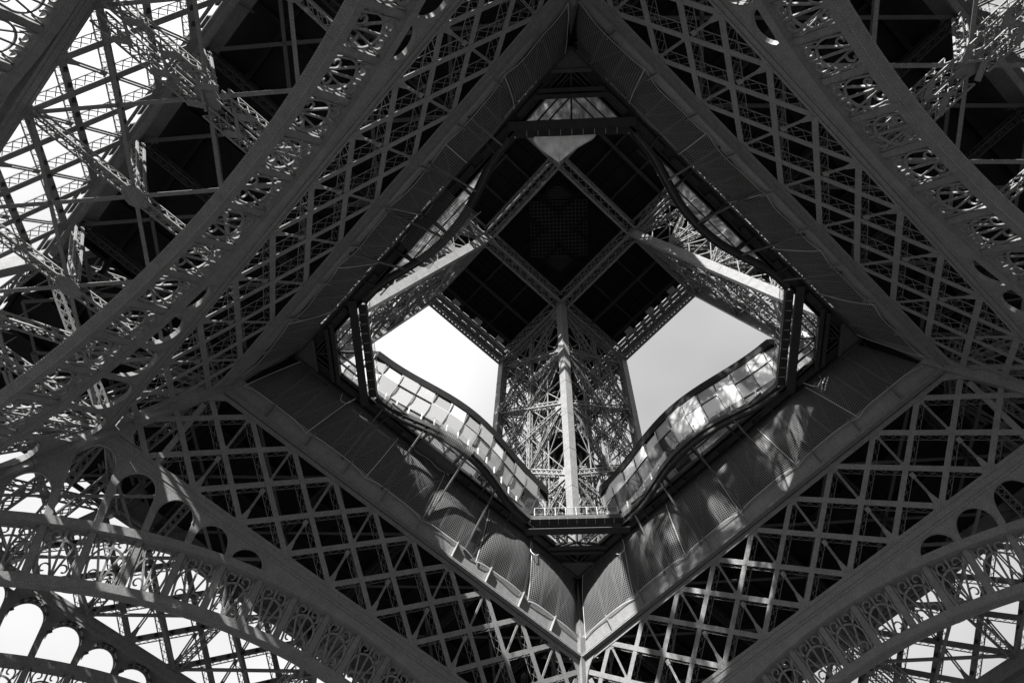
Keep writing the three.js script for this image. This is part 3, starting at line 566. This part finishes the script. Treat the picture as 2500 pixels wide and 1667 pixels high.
{
  const s = secondFloorSide(); for (let i = 1; i < 4; i++) tower.add(turnSide(s.clone(), i));
  const g = grp('upper_platform', tower);
  new MB().bar(V(-20.3, 0, 119.3), V(20.3, 0, 119.3), 40.6, 0.4, UPV).build('deck', M.floor, g);
  // square lattice panel and louvres below the centre, set diagonally
  const P = (a, b, h) => V((a + b) * 0.7071, (a - b) * 0.7071, h), q = 4.25;
  const m = new MB(); for (let i = 0; i <= 15; i++) { const x = -q + 2 * q * i / 15; m.bar(P(x, -q, 117.9), P(x, q, 117.9), 0.07, 0.07, UPV); m.bar(P(-q, x, 117.95), P(q, x, 117.95), 0.07, 0.07, UPV); } m.build('grid_panel', M.ironDark, g);
  new MB().bar(P(-q, 0, 118.6), P(q, 0, 118.6), 2 * q, 0.2, UPV).build('backing_panel', M.floor, g);
  for (let i = 0; i < 7; i++) { const a = q + 0.3 + i * 0.34, w = 3.0 - i * 0.28; new MB().bar(P(a, -w, 118.1), P(a, w, 118.1), 0.26, 0.06, UPV).build('louvre', M.steel, g); }
  for (let i = 0; i < 5; i++) { const a = -q - 0.4 - i * 0.4, w = 2.6 - i * 0.3; new MB().bar(P(a, -w, 118.1), P(a, w, 118.1), 0.28, 0.06, UPV).build('louvre', M.steel, g); }
}

// ================================================================ THINGS ON THE TOWER
// ---------------------------------------------------------------- safety nets
const CORN = ['top', 'left', 'bottom', 'right'];
const ORD = ['first', 'second', 'third', 'fourth', 'fifth', 'sixth'];
const sideEnds = { 'lower left': ['left', 'bottom'], 'upper left': ['left', 'top'], 'upper right': ['right', 'top'], 'lower right': ['right', 'bottom'] };
const sideIndex = { 'lower left': 0, 'upper left': 1, 'upper right': 2, 'lower right': 3 };
// local s of a side runs: lower left: left to bottom; upper left: left(s>0 is top?) handled by the sign below
const sSign = { 'lower left': 1, 'upper left': 1, 'upper right': 1, 'lower right': 1 };
for (const [side, idx] of Object.entries(sideIndex)) {
  const N = 6, lim0 = 21.4, lim1 = 18.6;
  for (let k = 0; k < N; k++) {
    const m = new MB(), uv = [], nu = 22, nv = 14, ph = rr(0, 6), am = rr(0.5, 1.0);
    const f = (a, b) => {
      const t = (k + a) / N * 2 - 1, lim = lim0 + (lim1 - lim0) * b, s = t * lim;
      const seam = Math.pow(Math.abs(a - 0.5) * 2, 4), sag = Math.sin(Math.PI * b) * (0.25 + am * 0.7 * (1 - seam)) + 0.07 * Math.sin(a * 9 + ph) * Math.sin(b * 7 + ph);
      const w = 22.05 + (19.35 - 22.05) * b - sag * 0.8 - (1 - b) * 0.28 * (1 - seam), h = 65.6 + 5.6 * b - sag * 0.35 + (1 - b) * 0.25 * (1 - seam);
      return V(s, w, h);
    };
    m.sheet(nu, nv, f);
    const T = 0.2, Lw = 2 * lim0 / N; for (let i = 0; i < nu; i++) for (let j = 0; j < nv; j++) { const q = (x, y) => [x / nu * Lw / T, y / nv * 6.4 / T]; for (const [x, y] of [[i, j], [i + 1, j], [i + 1, j + 1], [i, j], [i + 1, j + 1], [i, j + 1]]) uv.push(...q(x, y)); }
    m.uvs = uv;
    const root = grp('safety_net'); turnSide(root, idx);
    const g = m.geo(); g.computeVertexNormals(); put('netting', g, M.net, root);
    const hem = new MB(); for (const b of [0, 1]) { const pts = []; for (let i = 0; i <= 20; i++) pts.push(f(i / 20, b)); hem.ribbon(pts, 0.05, 0.05, UPV); } hem.build('hem_rope', M.cord, root);
    const rope = new MB(); const pts = []; for (let j = 0; j <= 12; j++) pts.push(f(0.004, j / 12)); rope.ribbon(pts, 0.06, 0.06, UPV); rope.build('seam_rope', M.cord, root);
    // which corner is this section counted from
    const [c0, c1] = netEnds(idx);
    tag(root, `dark safety net under the ${side} void edge, ${ORD[k]} from the ${c0} corner`, 'safety net', 'nets hung round the void of the first floor');
  }
}
function netEnds(i) { return [['left', 'bottom'], ['top', 'left'], ['right', 'top'], ['bottom', 'right']][i]; }

function drape(idx, s0, s1, pts, label) {   // net turned over the rim: profile of [w, h] points
  const root = turnSide(grp('safety_net'), idx), m = new MB(), nu = 16, nv = pts.length - 1, uv = [], c = new THREE.CatmullRomCurve3(pts.map(([w, h]) => new THREE.Vector3(w, h, 0)));
  const N = 14, f = (a, b) => { const p = c.getPoint(b), e = Math.sin(Math.PI * a); return V(s0 + (s1 - s0) * (a + 0.12 * (b - 0.5) * (a - 0.5)), p.x - 0.35 * (1 - e) * Math.sin(Math.PI * b) + 0.08 * Math.sin(a * 11 + b * 6), p.y - 0.3 * e * Math.sin(Math.PI * b)); };
  m.sheet(nu, N, f); for (let i = 0; i < nu; i++) for (let j = 0; j < N; j++) for (const [x, y] of [[i, j], [i + 1, j], [i + 1, j + 1], [i, j], [i + 1, j + 1], [i, j + 1]]) uv.push(x / nu * (s1 - s0) / 0.2, y / N * 4.5 / 0.2); m.uvs = uv;
  const g = m.geo(); g.computeVertexNormals(); put('netting', g, M.net, root);
  const h = new MB(); for (const b of [0, 1]) { const q = []; for (let i = 0; i <= 14; i++) q.push(f(i / 14, b)); h.ribbon(q, 0.05, 0.05, UPV); } h.build('hem_rope', M.cord, root);
  tag(root, label, 'safety net');
}
drape(1, -3.4, 3.6, [[19.2, 71.2], [18.2, 70.7], [17, 71.0], [15.9, 71.2], [15.5, 72.0]], 'dark net turned over the curved rim of the upper left void edge');
drape(0, -4.6, 0.6, [[19.2, 71.0], [17.9, 70.5], [16.8, 70.9], [15.9, 71.6], [15.8, 72.6]], 'pale meshed net bagging over the curved rim of the lower left void edge');

// ---------------------------------------------------------------- glass balustrades round the void
for (const [side, idx] of Object.entries(sideIndex)) {
  const root = turnSide(grp('glass_balustrade'), idx), n = 14;
  for (let i = 0; i < n; i++) {
    const s0 = -9.8 + 19.6 * i / n + 0.05, s1 = s0 + 19.6 / n - 0.1, a = V(s0, tubeW(s0) - 0.1, 72.35), b = V(s1, tubeW(s1) - 0.1, 72.35), up = new THREE.Vector3(0, 1.45, 0);
    new MB().quad(a, b, b.clone().add(up), a.clone().add(up)).build('glass_pane', M.glass, root);
    new MB().bar(a, a.clone().add(up), 0.1, 0.14, new THREE.Vector3(0, 0, 1)).build('post', M.pale, root);
  }
  tag(root, `curved glass balustrade with pale posts along the ${side} edge of the void`, 'balustrade');
}
['bottom', 'left', 'top', 'right'].forEach((cn, i) => {
  const root = turnSide(grp('corner_balustrade'), i), P = (a, b, h) => V((a + b) / 2, (a - b) / 2, h), up = new THREE.Vector3(0, 1.55, 0);
  for (let k = 0; k < 8; k++) { const a = P(28.35, -6.4 + 12.8 * k / 8 + 0.06, 72.3), b = P(28.35, -6.4 + 12.8 * (k + 1) / 8 - 0.06, 72.3); new MB().quad(a, b, b.clone().add(up), a.clone().add(up)).build('glass_pane', M.glass, root); }
  for (let k = 0; k <= 8; k++) { const a = P(28.35, -6.4 + 12.8 * k / 8, 72.3); new MB().bar(a, a.clone().add(up), 0.045, 0.08, new THREE.Vector3(1, 0, 0)).build('post', M.pale, root); }
  new MB().bar(P(28.35, -6.4, 73.85), P(28.35, 6.4, 73.85), 0.05, 0.035, UPV).bar(P(28.35, -6.4, 72.75), P(28.35, 6.4, 72.75), 0.03, 0.02, UPV).build('handrail', M.pale, root);
  tag(root, `straight glass balustrade with white posts across the ${cn} corner of the void`, 'balustrade');
});

// ---------------------------------------------------------------- pavilions with leaning glass fronts
function pavilion(side, idx) {
  const root = turnSide(grp('glass_pavilion'), idx), h0 = 72.2, h1 = 78.0, S = 13.2;
  const top = (s) => { const x = Math.min(1, Math.abs(s) / 12.5); return 15.45 + 1.6 * (0.5 - 0.5 * Math.cos(Math.PI * x)) + (Math.abs(s) > 12.5 ? (Math.abs(s) - 12.5) * 0.8 : 0); };
  const bot = (s) => top(s) + 2.6;
  const F = (s, t) => V(s, bot(s) + (top(s) - bot(s)) * (t + 0.25 * Math.sin(Math.PI * t)), h0 + (h1 - h0) * t);
  const n = 13, rows = 3;
  for (let i = 0; i < n; i++) for (let j = 0; j < rows; j++) { const s0 = -S + 2 * S * i / n, s1 = s0 + 2 * S / n, t0 = j / rows, t1 = (j + 1) / rows, k = rr(-0.12, 0.12); const m = new MB().quad(F(s0, t0), F(s1, t0), F(s1, t1).add(new THREE.Vector3(0, 0, k)), F(s0, t1).add(new THREE.Vector3(0, 0, k))); const near = (idx === 0 ? s0 : -s0) / S; m.build('glass_pane', near > rr(0.0, 0.5) ? M.facade[[2, 3, 4, 4, 3, 1][Math.floor(rr(0, 6))]] : M.facade[[0, 0, 0, 1, 0, 0, 2, 1][Math.floor(rr(0, 8))]], root); }
  for (let i = 0; i <= n; i++) { const s = -S + 2 * S * i / n, pts = []; for (let j = 0; j <= 8; j++) pts.push(F(s + 0.5 * (j / 8 - 0.5), j / 8)); new MB().ribbon(pts, 0.05, 0.1, UPV).build('mullion', M.steel, root); }
  for (let j = 1; j < rows; j++) { const pts = []; for (let i = 0; i <= 28; i++) pts.push(F(-S + 2 * S * i / 28, j / rows)); new MB().ribbon(pts, 0.045, 0.08, UPV).build('transom', M.steel, root); }
  const rf = new MB(); for (let i = 0; i < 40; i++) { const s0 = -S + 2 * S * i / 40, s1 = s0 + 2 * S / 40; const a = (s, dw, h) => V(s, top(s) + dw, h); rf.quad(a(s0, -0.1, h1), a(s1, -0.1, h1), a(s1, -0.35, h1 + 0.95), a(s0, -0.35, h1 + 0.95)); rf.quad(a(s0, -0.1, h1), a(s0, 0.5, h1 + 0.02), a(s1, 0.5, h1 + 0.02), a(s1, -0.1, h1)); rf.quad(a(s0, -0.35, h1 + 0.95), a(s1, -0.35, h1 + 0.95), V(s1, 28, h1 + 1.1), V(s0, 28, h1 + 1.1)); }
  rf.build('roof', M.floor, root);
  const ep = new MB(); ep.prism([V(-S, bot(S), h0), V(-S, 28, h0), V(-S, 28, h1), V(-S, top(S), h1)], new THREE.Vector3(0.15, 0, 0)); ep.build('end_wall', M.pale, root);
  for (const sg of [-1, 1]) { const cy = new THREE.CylinderGeometry(1.15, 1.0, h1 - h0, 20, 1); cy.translate(0, (h1 - h0) / 2, 0); const m = put('rounded_end', cy, M.ironDark, root); m.position.copy(V(sg * (S - 0.2), bot(S) + 0.1, h0)); }
  new MB().prism([V(-S, 27.5, h0), V(S, 27.5, h0), V(S, 27.5, h1), V(-S, 27.5, h1)], new THREE.Vector3(0, 0, -0.2)).build('rear_wall', M.steel, root);
  tag(root, `glass fronted pavilion with dark curved roof edge beside the ${side} side of the void`, 'pavilion', null);
}
pavilion('lower left', 0); pavilion('lower right', 3);

// ---------------------------------------------------------------- translucent sheet below the top corner beam
{
  const P = (a, b, h) => V((a + b) / 2, (a - b) / 2, h), root = grp('hanging_sheet');
  const m = new MB(); m.sheet(20, 16, (x, y) => { const A = -28.4 + 3.1 * y, hw = (y < 0.15 ? 3.7 : 3.7 * (1 - (y - 0.15) / 0.85)) + 0.1, b = -1.7 * Math.min(1, 0.5 + y) + (x * 2 - 1) * hw; return P(A, b, 71.3 - 0.9 * (1 - Math.abs(x * 2 - 1)) * (0.3 + y * 0.7) - 0.1 * Math.sin(x * 14) * y); });
  const g = m.geo(); g.computeVertexNormals(); put('sheet', g, M.film, root);
  const h = new MB(); for (const sg of [-1, 1]) { const pts = []; for (let i = 0; i <= 10; i++) { const y = i / 10; pts.push(P(-28.4 + 3.1 * y, -1.7 * Math.min(1, 0.5 + y) + sg * ((y < 0.15 ? 3.7 : 3.7 * (1 - (y - 0.15) / 0.85)) + 0.1), 71.28)); } h.ribbon(pts, 0.08, 0.08, UPV); } h.build('hem_rope', M.cord, root);
  tag(root, 'pale translucent pointed sheet slung below the beam of the top corner', 'sheet');
}

// ---------------------------------------------------------------- loose cables
function cable(pts, r, label) { const c = new THREE.CatmullRomCurve3(pts); tag(put('hanging_cable', new THREE.TubeGeometry(c, 24, r, 6), M.cord, scene), label, 'cable'); }
cable([V(12.2, 19.2, 71.3), V(12.5, 19.6, 69.9), V(12.9, 19.4, 69.4), V(13.6, 19.5, 70.2)], 0.05, 'short pale cable looping down left of the bottom corner glass');
cable([V(19.2, 12.4, 71.3), V(19.5, 12.6, 69.9), V(19.4, 13.1, 69.5), V(19.5, 13.8, 70.2)], 0.05, 'short pale cable looping down right of the bottom corner glass');
cable([V(19.3, -14.2, 71.2), V(19.5, -14.0, 69.9), V(19.0, -13.4, 69.3), V(18.8, -12.6, 71)], 0.05, 'short pale cable hanging beside the right corner beams');
cable([V(-13.5, 19.3, 71.2), V(-13.3, 19.4, 69.9), V(-12.8, 19.0, 69.4), V(-12.2, 18.8, 71)], 0.05, 'short pale cable hanging beside the left corner beams');

// ---------------------------------------------------------------- people on the glass
{
  const bones = [[[0, 0.95, 0], [0, 1.42, 0], 0.15, 0.17], [[0, 1.42, 0], [0, 1.56, 0.02], 0.07, 0.06], [[0, 1.66, 0.02], [0, 1.72, 0.0], 0.1, 0.1],
    [[0.1, 0.95, 0], [0.12, 0.5, 0.03], 0.1, 0.07], [[0.12, 0.5, 0.03], [0.12, 0.08, -0.02], 0.07, 0.05], [[0.12, 0.05, -0.02], [0.14, 0.04, 0.16], 0.05, 0.04],
    [[-0.1, 0.95, 0], [-0.12, 0.5, 0.02], 0.1, 0.07], [[-0.12, 0.5, 0.02], [-0.12, 0.08, -0.02], 0.07, 0.05], [[-0.12, 0.05, -0.02], [-0.14, 0.04, 0.16], 0.05, 0.04],
    [[0.2, 1.4, 0], [0.27, 1.12, 0.04], 0.06, 0.05], [[0.27, 1.12, 0.04], [0.2, 1.0, 0.26], 0.05, 0.035], [[0.2, 1.0, 0.26], [0.17, 0.99, 0.34], 0.04, 0.03],
    [[-0.2, 1.4, 0], [-0.28, 1.12, 0], 0.06, 0.05], [[-0.28, 1.12, 0], [-0.22, 1.0, 0.24], 0.05, 0.035], [[-0.22, 1.0, 0.24], [-0.19, 0.99, 0.32], 0.04, 0.03]];
  const mat = new THREE.MeshBasicMaterial(), n = 72, mc = new MarchingCubes(n, mat, false, false, 60000); mc.isolation = 0;
  const a = new THREE.Vector3(), b = new THREE.Vector3(), p = new THREE.Vector3(), q = new THREE.Vector3();
  for (let z = 0; z < n; z++) for (let y = 0; y < n; y++) for (let x = 0; x < n; x++) {
    p.set((x / n * 2 - 1) * 0.95, (y / n * 2 - 1) * 0.95 + 0.92, (z / n * 2 - 1) * 0.95); let acc = 0;
    for (const [A, B, r0, r1] of bones) { a.fromArray(A); b.fromArray(B); const ab = b.clone().sub(a), t = Math.max(0, Math.min(1, q.copy(p).sub(a).dot(ab) / ab.lengthSq())); const d = q.copy(a).addScaledVector(ab, t).distanceTo(p) - (r0 + (r1 - r0) * t); acc += Math.exp(-40 * d); }
    mc.field[x + y * n + z * n * n] = acc > 1e-30 ? Math.log(acc) / 40 : -1;
  }
  mc.update(); const cnt = mc.count, g = new THREE.BufferGeometry();
  const pos = new Float32Array(cnt * 3), nor = new Float32Array(cnt * 3); for (let i = 0; i < cnt; i++) { pos[i * 3] = mc.positionArray[i * 3] * 0.95 / SCALE; pos[i * 3 + 1] = (mc.positionArray[i * 3 + 1] * 0.95 + 0.92) / SCALE; pos[i * 3 + 2] = mc.positionArray[i * 3 + 2] * 0.95 / SCALE; for (let k = 0; k < 3; k++) nor[i * 3 + k] = mc.normalArray[i * 3 + k]; }
  g.setAttribute('position', new THREE.BufferAttribute(pos, 3)); g.setAttribute('normal', new THREE.BufferAttribute(nor, 3)); g.setAttribute('uv', new THREE.BufferAttribute(new Float32Array(cnt * 2), 2)); g.computeVertexNormals();
  const who = [[17.3, 12.2, 0, 2.6, 'person in white jacket standing at the right end of the bottom corner balustrade'], [14.3, 17.3, 1, 1.1, 'person in dark clothes standing on the left part of the bottom corner glass'], [15.3, 16.2, 3, 0.4, 'person in grey clothes standing near the middle of the bottom corner glass'], [16.8, 15.3, 2, 4.0, 'person in black clothes standing on the right part of the bottom corner glass'], [17.4, -13.6, 2, 4.4, 'person in dark clothes standing on the glass of the right corner'], [16.3, -15.9, 3, 5.2, 'person in grey clothes standing at the outer edge of the right corner glass']];
  for (const [u, v, ci, rot, label] of who) { const r = grp('person'); put('body', g, M.cloth[ci], r); r.position.copy(V(u, v, 72.1)); r.rotation.y = rot; tag(r, label, 'person'); }
}

// ---------------------------------------------------------------- to metres
{
  const done = new Set();
  scene.traverse((o) => {
    if (o.isLight || o === sun.target) return;
    if (o.name !== 'ground') { if (o.geometry && !done.has(o.geometry)) { done.add(o.geometry); o.geometry.scale(SCALE, SCALE, SCALE); } o.position.multiplyScalar(SCALE); }
    if (o.isInstancedMesh) { const m = new THREE.Matrix4(); for (let i = 0; i < o.count; i++) { o.getMatrixAt(i, m); m.setPosition(m.elements[12] * SCALE, m.elements[13] * SCALE, m.elements[14] * SCALE); o.setMatrixAt(i, m); } }
    if (o.isMesh) { o.castShadow = true; o.receiveShadow = true; }
  });
}
renderer.render(scene, camera);
